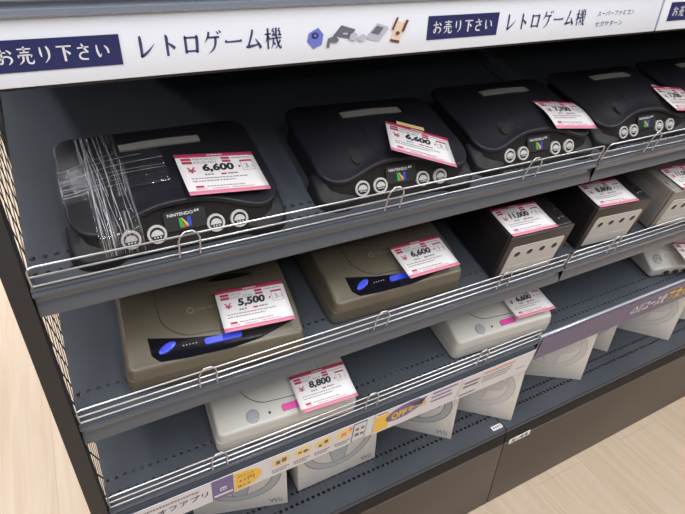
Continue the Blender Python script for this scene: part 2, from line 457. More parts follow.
# ------------------------------------------------------------------ shelves
def holed_board(bm, x0, x1, dmax, th, rows, pitch=.013, r=.0034, xs=None):
    """board with real punched holes: rows = depths of hole rows"""
    n = int((x1-x0-.004)/pitch)
    sx = xs if xs is not None else (x0+x1)/2-n*pitch/2
    hp = pitch/2
    edges = [0.]
    for d in rows: edges += [d-hp, d+hp]
    edges.append(dmax)
    def quad(a, b, c, d, z):
        f = [bm.verts.new((a, c, z)), bm.verts.new((b, c, z)), bm.verts.new((b, d, z)), bm.verts.new((a, d, z))]
        bm.faces.new(f)
    for z in (0, -th):
        for j in range(0, len(edges)-1, 2):
            quad(x0, x1, edges[j], edges[j+1], z)
        for d in rows:
            quad(x0, sx, d-hp, d+hp, z); quad(sx+n*pitch, x1, d-hp, d+hp, z)
    for d in rows:
        for i in range(n):
            cx = sx+pitch*(i+.5)
            sq = [(hp, 0), (hp, hp), (0, hp), (-hp, hp), (-hp, 0), (-hp, -hp), (0, -hp), (hp, -hp)]
            T0 = [bm.verts.new((cx+a, d+b, 0)) for a, b in sq]
            C = [[bm.verts.new((cx+r*math.cos(PI/4*k), d+r*math.sin(PI/4*k), z)) for k in range(8)] for z in (0, -th)]
            T1 = [bm.verts.new((cx+a, d+b, -th)) for a, b in sq]
            for k in range(8):
                m = (k+1) % 8
                bm.faces.new((T0[k], T0[m], C[0][m], C[0][k])); bm.faces.new((C[0][k], C[0][m], C[1][m], C[1][k])); bm.faces.new((C[1][k], C[1][m], T1[m], T1[k]))
    for a, b in (((x0, 0), (x1, 0)), ((x0, dmax), (x1, dmax)), ((x0, 0), (x0, dmax)), ((x1, 0), (x1, dmax))):
        bm.faces.new([bm.verts.new((a[0], a[1], 0)), bm.verts.new((b[0], b[1], 0)), bm.verts.new((b[0], b[1], -th)), bm.verts.new((a[0], a[1], -th))])
    bmesh.ops.remove_doubles(bm, verts=bm.verts, dist=1e-5)

def extrude_profile(prof, x0, x1):
    bm = bmesh.new()
    a = [bm.verts.new((x0, d, h)) for d, h in prof]; b = [bm.verts.new((x1, d, h)) for d, h in prof]
    n = len(prof)
    for i in range(n): bm.faces.new((a[i], a[(i+1) % n], b[(i+1) % n], b[i]))
    f1 = bm.faces.new(a); f2 = bm.faces.new(b[::-1])
    bmesh.ops.triangulate(bm, faces=[f1, f2])
    return bm
RAIL = [(.006, .0), (.0035, .0045), (.0010, .0045), (-.0005, .003), (-.0005, .0005), (.0005, -.001), (-.002, -.0015), (-.0035, -.003), (-.0035, -.006), (.0005, -.009), (.0015, -.012),
        (.0015, -.020), (-.0005, -.024), (-.0055, -.0365), (-.0055, -.0385), (-.003, -.0395), (.006, -.028)]
LV = {1: 'top', 2: 'middle', 3: 'lower'}
def wire_fence(i, k, x0, x1):
    f = thing('wire_fence', 'chrome wire fence along the front of the %s shelf, %s' % (LV[i], ('left bay' if k == 0 else 'right bay')), 'shelf fence', on(i, 0, .001, 0), 'chrome shelf fences')
    a, b = x0+.003, x1-.004
    bm = bmesh.new(); r = .0013
    top = .0375
    path = [(a, 0, .0062), (a, 0, top-.006), (a+.002, 0, top-.0015), (a+.007, 0, top), (b-.009, 0, top), (b-.003, 0, top-.0015), (b, 0, top-.006), (b, 0, .0062)]
    tube(bm, path, r)
    tube(bm, [(a, 0, .0225), (b, 0, .0225)], r)
    tube(bm, [(a, 0, .0075), (b, 0, .0075)], r)
    obj('wires', bm, M['chrome'], f)
    for cx in ([-.725, -.435, -.170] if k == 0 else [.130, .42, .715]):
        bm = bmesh.new(); hw = .0125; z = .0435
        tube(bm, [(cx-hw, -.0032, .0048), (cx-hw, -.0032, z-.011), (cx-hw+.002, -.0028, z-.005), (cx-hw+.008, -.001, z), (cx+hw-.008, -.001, z), (cx+hw-.002, -.0028, z-.005), (cx+hw, -.0032, z-.011), (cx+hw, -.0032, .0048)], .0012)
        obj('clip', bm, M['chrome'], f)
    return f
for i in (1, 2, 3):
    for k, (x0, x1) in enumerate(BAYS):
        t = thing('shelf', '%s slanted grey-blue metal shelf of the %s' % (LV[i], SIDE[k]), 'shelf', frame(i), 'slanted metal shelves')
        bm = bmesh.new(); holed_board(bm, x0, x1, .45, .004, (.0247, .0508), xs=x0+.0)
        obj('shelf_board', bm, M['shelf'], t, smooth=False)
        if i == 3 and k == 1:
            prof = [(.008, 0), (.004, .009), (.0, .0105), (-.002, .0095), (-.002, -.066), (.001, -.066), (.001, -.005), (.008, -.005)]
            obj('price_rail', extrude_profile(prof, x0, x1), M['clear'], t, label='clear plastic price rail with a bright top edge')
        else:
            obj('price_rail', extrude_profile(RAIL, x0, x1), M['rail'], t, smooth=True, angle=25)
            wire_fence(i, k, x0, x1)
        obj('bracket', B(x0+.001, x0+.004, .05, .44, -.05, -.004), M['shelf'], t, smooth=False)
        obj('bracket', B(x1-.004, x1-.001, .05, .44, -.05, -.004), M['shelf'], t, smooth=False)
LIP = [(.01, -.0045), (.002, -.0005), (-.001, -.001), (-.003, -.004), (-.003, -.012), (-.0015, -.0135), (-.0015, -.016), (.01, -.016)]
SKIRT = [(.01, -.0162), (-.003, -.0162), (-.004, -.020), (-.004, -.0515), (-.002, -.054), (.01, -.054)]
for k, (x0, x1) in enumerate(BAYS):
    t = thing('base_shelf', 'bottom grey perforated base shelf of the %s, carrying white boxes' % SIDE[k], 'shelf', frame('b'), 'base shelves')
    bm = bmesh.new(); holed_board(bm, x0, x1, .44, .004, (.050, .0775, .20, .2275), r=.0043)
    obj('shelf_board', bm, M['shelf'], t, smooth=False)
    obj('front_lip', extrude_profile(LIP, x0, x1), M['lip'], t, angle=25)
    obj('lip_skirt', extrude_profile(SKIRT, x0, x1), M['skirt'], t, angle=25, label='black skirt below the shelf lip')

# small white labels at the joint
bm = bmesh.new(); prism(bm, rrect(-.034, -.002, .0145, .0275, .001, 2), 0, .0006)
o = obj('shelf_label', bm, M['card'], None, frame('b') @ Matrix.Translation((0, -.006, .0002)), smooth=False)
tag(o, 'tiny white sticker on the base shelf edge, by the bay joint', 'sticker')
bm = bmesh.new()
for a, b in ((-.031, -.026), (-.024, -.019), (-.017, -.012), (-.010, -.006)): prism(bm, [(a, .018), (b, .018), (b+.001, .0245), (a+.001, .0245)], 0, .0009)
obj('marks', bm, M['taggrey'], o, smooth=False)
bm = bmesh.new(); prism(bm, rrect(.018, .092, .250, .268, .001, 2), -.0008, 0, T=Matrix.Translation((0, .0235, 0)) @ YZX)
o = obj('number_label', bm, M['card'], smooth=False)
tag(o, 'white number label on the brown kick panel right of the joint', 'label')
bm = bmesh.new(); text(bm, '5-44', .026, .084, .2535, .2645, -.0003, bold=.02, T=Matrix.Translation((0, .0225, 0)) @ YZX)
obj('lettering', bm, M['tagink'], o, smooth=False)

# ------------------------------------------------------------------ header signs
HY, HZ0, HZ1 = -.0271, 1.2755, 1.3305
def flat(bm, poly, y):
    """flat printed polygon (x,z) with hair thickness on a sign face"""
    prism(bm, poly, y-.0003, y, T=YZX)
def RZ(poly, cx, cz, a):
    c, s = math.cos(a), math.sin(a)
    return [(cx+x*c-z*s, cz+x*s+z*c) for x, z in poly]
for k, (x0, x1) in enumerate(BAYS):
    t = thing('header_sign', ('long white header sign above the top shelf with four small console pictures' if k == 0 else 'second white header sign beyond the joint at the top right'), 'sign', Matrix.Translation((0, 0, 0)), 'header signs')
    obj('sign_board', B(x0+.001, x1-.001, HY, HY+.004, HZ0, HZ1+.002, bev=.0008), M['white'], t)
    prof = [(HY+.008, HZ1+.001), (HY-.003, HZ1+.001), (HY-.006, HZ1+.003), (HY-.006, HZ1+.007), (HY-.002, HZ1+.009), (HY-.002, HZ1+.012), (HY-.007, HZ1+.014), (HY-.007, HZ1+.019), (HY-.002, HZ1+.022), (HY+.008, HZ1+.022)]
    obj('top_rail', extrude_profile(prof, x0, x1), M['steel'], t, angle=25)
    obj('edge_strip', B(x0+.0005, x1-.0005, HY+.003, HY+.010, HZ0-.003, HZ0+.002), M['black'], t)
    xo = [0.] if k == 0 else [.900]
    y = HY-.0004
    for (p0, p1, txt) in ((-.870, -.764, 1), (-.4245, -.3175, 1)) if k == 0 else ((.019, .125, 1), (.4755, .5825, 1)):
        bm = bmesh.new(); flat(bm, [(p0, 1.2885), (p1, 1.2885), (p1, 1.3145), (p0, 1.3145)], y); pn = obj('navy_panel', bm, M['navy'], t, smooth=False)
        bm = bmesh.new(); mincho(bm, 'お売り下さい', p0+.006, p1-.008, 1.2945, 1.3090, y-.0006); obj('lettering', bm, M['wprint'], pn, smooth=False)
    for q0, q1 in (((-.752, -.606), (-.306, -.160)) if k == 0 else ((.148, .294), (.594, .740))):
        bm = bmesh.new(); mincho(bm, 'レトロゲーム機', q0, q1, 1.2915, 1.3125, y, gap=.10); obj('lettering', bm, M['ink'], t, smooth=False)
    if k == 0:
        bm = bmesh.new(); text(bm, 'スーパーファミコン', -.138, -.062, 1.3015, 1.3085, 0, T=Matrix.Translation((0, y, 0)) @ YZX)
        text(bm, 'セガサターン', -.138, -.082, 1.2885, 1.2955, 0, T=Matrix.Translation((0, y, 0)) @ YZX); obj('lettering', bm, M['ink'], t, smooth=False)
        # four printed console pictures
        def pic(lst, name='printed_picture'):
            p = None
            for n_, (mm, poly) in enumerate(lst):
                bm = bmesh.new(); flat(bm, poly, y-.0004*n_); o = obj(name if p is None else 'picture_detail', bm, M[mm], t if p is None else p, smooth=False)
                p = p or o
        sq = lambda w, h: [(-w/2, -h/2), (w/2, -h/2), (w/2, h/2), (-w/2, h/2)]
        ell = lambda w, h, n=16: [(w/2*math.cos(2*PI*j/n), h/2*math.sin(2*PI*j/n)) for j in range(n)]
        pic([('violet', [(-.5785, 1.2965), (-.5715, 1.2885), (-.5615, 1.2925), (-.5595, 1.3025), (-.5655, 1.3095), (-.5765, 1.3045)]), ('navy', RZ(ell(.008, .006), -.5695, 1.302, 0)), ('violet', RZ(ell(.004, .003), -.5695, 1.302, 0))])
        pic([('gprint', [(-.548, 1.3005), (-.529, 1.2965), (-.5205, 1.3055), (-.538, 1.3105)]), ('lgprint', [(-.5365, 1.3015), (-.531, 1.3005), (-.530, 1.3025), (-.536, 1.303)]), ('gprint', [(-.556, 1.2895), (-.553, 1.2885), (-.552, 1.2945), (-.544, 1.2935), (-.541, 1.296), (-.5455, 1.3005), (-.554, 1.2985)])])
        pic([('lgprint', [(-.506, 1.2945), (-.490, 1.2915), (-.4785, 1.3035), (-.479, 1.306), (-.493, 1.3105), (-.506, 1.2975)]), ('gprint', [(-.501, 1.301), (-.491, 1.2985), (-.485, 1.3055), (-.4935, 1.308)]), ('lgprint', RZ(ell(.010, .007), -.5125, 1.2965, .2)), ('lgprint', RZ(ell(.010, .008), -.5235, 1.2985, .2))])
        pic([('cream', [(-.4755, 1.2905), (-.463, 1.288), (-.457, 1.309), (-.4675, 1.312)]), ('maroon', [(-.4755, 1.2905), (-.463, 1.288), (-.4625, 1.2905), (-.475, 1.293)]), ('maroon', [(-.4745, 1.303), (-.472, 1.3025), (-.466, 1.315), (-.4685, 1.3155)]), ('maroon', [(-.461, 1.3005), (-.458, 1.300), (-.4525, 1.312), (-.456, 1.3125)]), ('maroon', RZ(ell(.005, .004), -.4665, 1.299, 0))])

# ------------------------------------------------------------------ charcoal consoles (top shelf)
def bvh_of(o):
    me = o.data
    return BVHTree.FromPolygons([v.co for v in me.vertices], [p.vertices for p in me.polygons])
def drop(bv):
    def f(x, y):
        h = bv.ray_cast(V((x, y, 1)), V((0, 0, -1)))
        return h[0].z if h[0] is not None else 0
    return f
def n64_edge(x, y):
    front = sst(75, 15, y*1000)
    f = 37 + 17*math.exp(-(abs(x)*1000/72)**2.7)
    return (f*front + 44*(1-front))/1000
def n64_bump(x): return math.exp(-(abs(x)/.076)**2.7)
def n64_top(x, y, u, e):
    H = .0455 + .0155*math.exp(-((y-.105)/.075)**2)-.012*(x/.13)**2
    s = 1-(1-min(1, u*1.9))**2.2
    return e+(max(H, e)-e)*s if y > .05 else e+(H-e)*s
def charcoal_console(label, mw, film=False):
    t = thing('game_console', label, 'game console', mw, 'charcoal consoles on the top shelf')
    base = dense(rrect(-.125, .125, .001, .188, (.034, .034, .026, .026), 8), .007)
    o1 = [(x*.976, y+(.0115-.006*sst(.02, .1, y) + .024*n64_bump(x) if y < .06 else -.002 if y > .15 else 0)*(1-sst(.04, .06, y) if y < .06 else 1)) for x, y in base]
    bm = bmesh.new(); shell(bm, o1, .003, lambda x, y: n64_edge(x, y)-.004, lambda x, y, u, e: e, .002, nin=3, base=base); low = obj('lower_body', bm, M['n64low'], t)
    o2 = [(x, y+.022*n64_bump(x)*(1-sst(.01, .05, y))) for x, y in dense(rrect(-.1275, .1275, .0085, .194, (.042, .042, .024, .024), 10), .005)]
    bm = bmesh.new(); shell(bm, o2, lambda x, y: n64_edge(x, y)-.006, n64_edge, n64_top, .0035, nin=14); top = obj('upper_shell', bm, M['n64'], t, angle=50)
    zf = drop(bvh_of(top))
    for s in (-1, 1):
        ol = [(s*x if s > 0 else -x, y) for x, y in rrect(.066, .1325, -.004, .060, (.030, .026, .014, .014), 8)]
        if s < 0: ol = [(-x, y) for x, y in rrect(.066, .1325, -.004, .060, (.030, .026, .014, .014), 8)][::-1]
        bm = bmesh.new(); shell(bm, ol, 0, lambda x, y: .015+.014*sst(.0, .05, y), lambda x, y, u, e: e+.010*(1-(1-u)**2), .008, nin=6, draft=.002)
        obj('front_foot', bm, M['n64foot'], t, angle=60, label='rounded glossy front foot')
    def face(x):
        yt = .0125+.024*n64_bump(x); zt_ = n64_edge(x, .01)-.005
        a = math.atan2(yt-.001, zt_-.003)
        return Matrix.Translation((x, .001, .003)) @ Matrix.Rotation(-a, 4, 'X') @ Matrix.Translation((0, -.0012, 0))
    for x in (-.066, -.036, .036, .066):
        T = face(x) @ Matrix.Translation((0, 0, .0215)) @ Matrix.Rotation(PI/2, 4, 'X')
        bm = bmesh.new(); lathe(bm, [(.0115, -.004), (.0115, .0013), (.0109, .0020), (.0089, .0020), (.0084, .0010), (.0084, -.003)], 28, T)
        p = obj('controller_port', bm, M['port'], t, label='light grey round controller port')
        bm = bmesh.new(); lathe(bm, [(.0085, -.002), (.0085, .0006), (0, .0006)], 24, T); obj('socket', bm, M['dark'], p)
        bm = bmesh.new(); prism(bm, [(.0071*math.cos(a), .0071*math.sin(a)) for a in lin(PI*.0, PI*1., 12)], .0006, .0022, T @ Matrix.Translation((0, -.0015, 0)))
        for dx in (-.0035, 0, .0035): lathe(bm, [(.0011, .0006), (.0011, .0034), (0, .0034)], 8, T @ Matrix.Translation((dx, -.0035, 0)))
        obj('plug_insert', bm, M['port'], p)
    # logo plate
    TF = face(0)
    bm = bmesh.new(); prism(bm, rrect(-.0255, .0255, .021, .0455, .004, 5), -.0010, .001, TF @ YZX)
    pl = obj('logo_plate', bm, M['dark'], t)
    bm = bmesh.new(); text(bm, 'NINTENDO', -.0205, .0105, .0388, .0426, -.0012, bold=.012, T=TF @ YZX)
    text(bm, '64', .0120, .0180, .0404, .0438, -.0012, bold=.02, T=TF @ YZX); obj('lettering', bm, M['wprint'], pl, smooth=False)
    for mm, poly in (('green', [(-.008, .0245), (-.0035, .0235), (-.0035, .0355), (-.008, .0365)]), ('lblue', [(.0020, .0235), (.0065, .0245), (.0065, .0365), (.0020, .0355)]),
                     ('lyel', [(-.005, .0362), (-.0035, .0355), (.0020, .0285), (.0020, .0238), (-.0010, .0275)]), ('lred', [(-.0035, .024), (.0002, .0235), (-.0005, .0265), (-.0035, .0295)])):
        bm = bmesh.new(); prism(bm, poly, -.0018 if mm != 'lyel' else -.0021, -.0010, TF @ YZX); obj('logo_block', bm, M[mm], pl, smooth=False)
    # cartridge slot with grey flap
    bm = patch(lin(-.060, .060, 25), lambda x: .126, lambda x: .153, zf, .0005, ny=4); sl = obj('cartridge_slot', bm, M['dark'], t)
    bm = patch(lin(-.051, .051, 25), lambda x: .1305+.0015*(abs(x)/.05)**4, lambda x: .1465, zf, .0030, th=.004, ny=3); obj('slot_flap', bm, M['flap'], sl, label='grey cartridge slot flap')
    bm = patch(lin(-.046, .046, 17), lambda x: .1465, lambda x: .1495, zf, .0048, th=.003, ny=2); obj('flap_ridge', bm, M['n64'], sl)
    # memory cover, power switch, reset button
    for s in (-1, 1):
        bm = patch(lin(s*.066-.009, s*.066+.009, 9), lambda x: .043-.010*math.sqrt(max(0, 1-((x-s*.066)/.0091)**2)), lambda x: .052+.010*math.sqrt(max(0, 1-((x-s*.066)/.0091)**2)), zf, .0010, ny=8)
        rc = obj('switch_recess', bm, M['dark'], t)
        bm = patch(lin(s*.066-.0075, s*.066+.0075, 9), lambda x: .0425-.008*math.sqrt(max(0, 1-((x-s*.066)/.0076)**2)), lambda x: .046+.008*math.sqrt(max(0, 1-((x-s*.066)/.0076)**2)), zf, .0035, th=.0025, ny=6)
        obj('power_switch' if s < 0 else 'reset_button', bm, M['n64low'], rc)
    bm = patch(lin(-.034, .034, 9), lambda x: .050, lambda x: .112, zf, .0006, ny=8); obj('memory_cover', bm, M['n64'], t)
    if film:
        raw = zf
        def zf(x, y):
            for k in range(30):
                h = raw(x, y)
                if h > .02: return h
                y += .002 if y < .1 else -.002
            return .04
        for ax, xs, ys in (('y', (-.100, -.052), (.004, .186)), ('x', (-.1275, -.005), (.062, .122))):
            bm = bmesh.new(); nx, nyy = (26, 60) if ax == 'y' else (60, 26)
            rows = []
            X = lin(xs[0], xs[1], nx); Y = lin(ys[0], ys[1], nyy)
            for a in X:
                col = []
                for b in Y:
                    q = a*900 if ax == 'y' else b*700
                    wob = .0007*math.sin(q*1.7+b*20)+.0006*math.sin(q*3.1+1.3+a*13)+.0004*random.random()
                    bb = min(max(b, .0160), .1855); aa = max(a, -.1235)
                    col.append(V((a + (0 if ax == 'y' else 0), b, zf(aa, bb)+.0026+(0 if ax == 'y' else .0012)+wob)))
                rows.append(col)
            if ax == 'y':   # continue down the front over the ports
                for col in rows:
                    x = col[0].x; z0 = col[0].z
                    col[:0] = [V((x, .0015-.0015*math.sin(x*900), z)) for z in lin(.007, z0-.004, 8)]
            if ax == 'x':
                z = [c.copy() for c in rows[0]]
                ext = [[V((-.1315, c.y, zz)) for c in z] for zz in (.012, .026, .038)]
                rows[:0] = ext
            vv = [[bm.verts.new(c) for c in col] for col in rows]
            for i in range(len(vv)-1):
                for j in range(len(vv[0])-1): bm.faces.new((vv[i][j], vv[i+1][j], vv[i+1][j+1], vv[i][j+1]))
            if ax == 'y':
                cb = bmesh.new(); rc_ = random.Random(11)
                def strip(pts, w):
                    L = []; R_ = []
                    for i, p in enumerate(pts):
                        d = (pts[min(i+1, len(pts)-1)]-pts[max(i-1, 0)]); d.normalize()
                        sd = V((d.y, -d.x, 0)) if abs(d.z) < .8 else V((1, 0, 0))
                        k = w*(.35+.65*abs(math.sin(i*.7+w*9000)))/2
                        L.append(cb.verts.new(p+sd*k)); R_.append(cb.verts.new(p-sd*k))
                    for i in range(len(pts)-1): cb.faces.new((L[i], L[i+1], R_[i+1], R_[i]))
                for _ in range(17):
                    xa = rc_.uniform(-.099, -.056); xb = xa+rc_.uniform(-.005, .016); y0 = rc_.choice((.004, .004, .02, .05)); y1 = rc_.choice((.185, .182, .15, .11))
                    pts = []
                    if y0 == .004: pts += [V((xa, -.001, z)) for z in lin(.014, zf(xa, .02)-.004, 6)]
                    for q in lin(y0+.006, y1, 22):
                        x = xa+(xb-xa)*(q-y0)/(y1-y0)*-1+.0003*math.sin(q*90+xa*900); pts.append(V((x, q, zf(x, max(q, .0160))+.0052)))
                    strip(pts, rc_.uniform(.0004, .0012))
                for _ in range(12):
                    ya = rc_.uniform(.062, .122); yb = ya+rc_.uniform(-.012, .012); xe = rc_.choice((-.085, -.06, -.03, -.006))
                    strip([V((x, ya+(yb-ya)*(x+.126)/.12, zf(max(x, -.123), ya)+.0056)) for x in lin(-.126, xe, 18)], rc_.uniform(.0004, .0009))
                obj('film_crease', cb, M['crease'], t, angle=180, label='whitish creases in the stretch film')
            obj('stretch_film', bm, film_mat(ax), t, angle=180, label='clear stretch film wrapped round the console')
    return t
N = [charcoal_console('charcoal console at the left end of the top shelf, wrapped in clear stretch film', on(1, -.720, .0142, 0, -.5), True),
     charcoal_console('charcoal console on the top shelf under a crooked tag with yellow tape', on(1, -.4035, .018, 0, -3)),
     charcoal_console('charcoal console third from the left on the top shelf, just left of the bay joint', on(1, -.121, .025, 0, -2)),
     charcoal_console('charcoal console just right of the bay joint on the top shelf', on(1, .160, .027, 0, -1.5)),
     charcoal_console('charcoal console at the far right of the top shelf, cut off by the photo edge', on(1, .432, .03, 0, -1.5))]

# ------------------------------------------------------------------ flat disc consoles
def sat_z(x, y): return .052+.013*sst(.0, .060, y)+.003*sst(.06, .12, y)-.0025*(x/.13)**4
def conform(bm, zf, eps):
    for v in bm.verts: v.co.z += zf(v.co.x, v.co.y)+eps
def ell_patch(cx, cy, a, b, zf, eps, th, ang=0., ht=None):
    bm = bmesh.new()
    c, s = math.cos(ang), math.sin(ang)
    prof = [(1, -th), (1, -.0004), (.93, 0), (.6, .0001), (0, .0002)]
    vs = lathe(bm, prof, 28)
    for v in bm.verts:
        x, y = v.co.x*a, v.co.y*b
        xx, yy = cx+x*c-y*s, cy+x*s+y*c
        v.co = V((xx, yy, v.co.z+zf(xx, yy)+eps))
    return bm
def lid_curve(hw, yf, yb, r):
    def f(x):
        ax = abs(x)
        base = yf - .045*x
        if ax > hw-r: base += r-math.sqrt(max(0, r*r-(ax-hw+r)**2))
        return base
    return f
def disc_console(label, mw, group, white=False):
    t = thing('game_console', label, 'game console', mw, group)
    body, lidm = (M['ivory'], M['ivory2']) if white else (M['sat'], M['satlid'])
    ol = dense(rrect(-.1295, .1295, .0, .230, (.012, .012, .016, .016), 5), .009)
    seam = lambda x, y: .028+.006*sst(-.02, .115, x) if y < .02 else .030
    bm = bmesh.new(); shell(bm, ol, .004, lambda x, y: .030, lambda x, y, u, e: e, .0015, nin=3); obj('lower_case', bm, body, t)
    up = dense(rrect(-.1265, .1265, .0015, .2285, (.012, .012, .016, .016), 6), .007)
    bm = bmesh.new(); shell(bm, up, .0310, sat_z, lambda x, y, u, e: sat_z(x, y), .006, nin=16, draft=.0025); obj('upper_case', bm, body, t, angle=50)
    bm = bmesh.new(); prism(bm, rrect(-.1285, .1285, .0008, .2292, .012, 5), .0298, .0312); obj('seam', bm, M['groove'], t, label='dark seam line round the case')
    for x in (-.10, .10):
        for y in (.02, .21):
            bm = bmesh.new(); lathe(bm, [(0, 0), (.008, 0), (.008, .005), (0, .005)], 12, Matrix.Translation((x, y, 0))); obj('foot', bm, M['dark'], t)
    hw, yf, yb = .0735, .034, .205
    fr = lid_curve(hw+.0009, yf-.0009, yb, .042); fr2 = lid_curve(hw, yf, yb, .042)
    bm = patch(lin(-hw-.0009, hw+.0009, 61), fr, lambda x: yb+.0009, sat_z, .0003, ny=14); gr = obj('lid_gap', bm, M['groove'], t, label='dark gap line round the disc lid')
    bm = patch(lin(-hw, hw, 61), fr2, lambda x: yb, sat_z, .0008, th=.0008, ny=16); lid = obj('disc_lid', bm, lidm, t, angle=60)
    bm = patch(lin(.004, .076, 15), lambda x: .1185+.003*((x-.04)/.036)**2, lambda x: .119+.0105*math.sqrt(max(0, 1-((x-.040)/.0361)**2)), sat_z, .0013, ny=5)
    if not white: obj('lid_notch', bm, M['dark'], lid, label='dark crescent finger notch')
    else: obj('lid_notch', bm, lidm, lid)
    if not white:
        k = .098
        fq = interp([(-.094, .0432), (-.0925, .018), (-.083, .007), (-.046, .0035), (.015, .0025), (.060, .0085), (.10, .0205), (.116, .0255)])
        bq = interp([(-.094, .0435), (-.045, .0325), (0, .0265), (.05, .0235), (.116, .0262)])
        bm = patch(lin(-.094, -.088, 9)+lin(-.086, .116, 48), fq, bq, sat_z, .0009, ny=8); pn = obj('front_panel', bm, M['satblack'], t, angle=60, label='glossy black button panel')
        bm = ell_patch(-.0705, .0235, .0130, .0052, sat_z, .0035, .003, .42); obj('power_button', bm, M['blue'], pn, label='blue oval power button')
        bm = bmesh.new(); prism(bm, dense(rrect(-.020, .034, .0155, .0245, .004, 5), .004), -.003, .0025); conform(bm, sat_z, .0009); obj('open_button', bm, M['blue'], pn, label='blue oblong open button')
        bm = bmesh.new()
        for j in range(5): prism(bm, [(-.050+.0045*j, .0215), (-.048+.0045*j, .0215), (-.048+.0045*j, .0230), (-.050+.0045*j, .0230)], 0, .0002)
        conform(bm, sat_z, .0011); obj('led_marks', bm, M['taggrey'], pn)
        bm = bmesh.new(); text(bm, 'SEGA SATURN', -.021, .021, .072, .0765, 0, bold=.0); conform(bm, sat_z, .0012); obj('lettering', bm, M['satprint'], lid, smooth=False)
        bm = bmesh.new(); lathe(bm, [(.0055, 0), (.0055, .0003), (.0038, .0003), (.0038, 0)], 16, Matrix.Translation((-.029, .0745, 0))); conform(bm, sat_z, .0011); obj('emblem', bm, M['satprint'], lid)
    else:
        bm = ell_patch(-.0635, .018, .0112, .0112, sat_z, .0022, .003); obj('power_button', bm, M['btngrey'], t, label='round grey power button')
        bm = ell_patch(-.0345, .0165, .0022, .0022, sat_z, .0010, .002); obj('led', bm, M['groove'], t)
        bm = bmesh.new(); prism(bm, dense(rrect(-.012, .028, .0115, .0230, .003, 4), .004), -.003, .0012); conform(bm, sat_z, .0009); obj('open_button', bm, M['pink'], t, label='pink oblong open button')
        bm = bmesh.new()
        for j in range(4): prism(bm, [(-.022+.0055*j, .038), (-.018+.0055*j, .038), (-.018+.0055*j, .040), (-.022+.0055*j, .040)], 0, .0002)
        bm.free()
    return t
S = [disc_console('taupe disc console at the left end of the middle shelf', on(2, -.700, .0125, 0, -4.7), 'taupe disc consoles'),
     disc_console('taupe disc console on the middle shelf, next to the black cubes', on(2, -.379, .028, 0, -1.5), 'taupe disc consoles'),
     disc_console('ivory disc console with round grey button at the left of the lower shelf', on(3, -.592, .0125, 0, -4), 'ivory disc consoles', True),
     disc_console('ivory disc console on the lower shelf, left of the bay joint', on(3, -.0905, .021, 0, -3.4), 'ivory disc consoles', True)]

# ivory console with round lid (right bay)
def dc_z(x, y): return .036+.022*sst(0, .07, y)-.006*(x/.095)**4
t = thing('game_console', 'small ivory console with round grey emblem at the far right of the lower shelf', 'game console', on(3, .518, .026, 0, -12))
ol = dense(rrect(-.093, .093, 0, .195, (.012, .012, .02, .02), 6), .006)
bm = bmesh.new(); shell(bm, ol, .006, dc_z, lambda x, y, u, e: dc_z(x, y), .005, nin=14, draft=-.004); obj('case', bm, M['ivory'], t, angle=50)
for x in (-.07, .07):
    for y in (.025, .17):
        bm = bmesh.new(); lathe(bm, [(0, 0), (.01, 0), (.01, .008), (0, .008)], 12, Matrix.Translation((x, y, 0))); obj('foot', bm, M['dark'], t)
bm = ell_patch(0, .115, .076, .072, dc_z, .0004, .001); g_ = obj('lid_gap', bm, M['groove'], t)
bm = ell_patch(0, .115, .0752, .0712, dc_z, .0010, .001); obj('disc_lid', bm, M['ivory2'], t, angle=60)
bm = ell_patch(-.064, .027, .0135, .0125, dc_z, .0012, .003); em = obj('emblem', bm, M['btngrey'], t, label='round grey emblem')
bm = bmesh.new()
sp = [(-.064+(.002+.0082*k/40)*math.cos(k*.30+1), .027+(.002+.0076*k/40)*math.sin(k*.30+1)) for k in range(41)]
tube(bm, [(x, y, dc_z(x, y)+.0016) for x, y in sp], .0008, 6); obj('swirl', bm, M['ivory'], em)
for x in (-.045, -.015, .015, .045):
    bm = bmesh.new(); lathe(bm, [(0, 0), (.007, 0), (.007, .0015), (0, .0015)], 16, Matrix.Translation((x, -.0005, .018)) @ Matrix.Rotation(PI/2, 4, 'X'), 1.3, .8); obj('controller_port', bm, M['dark'], t)

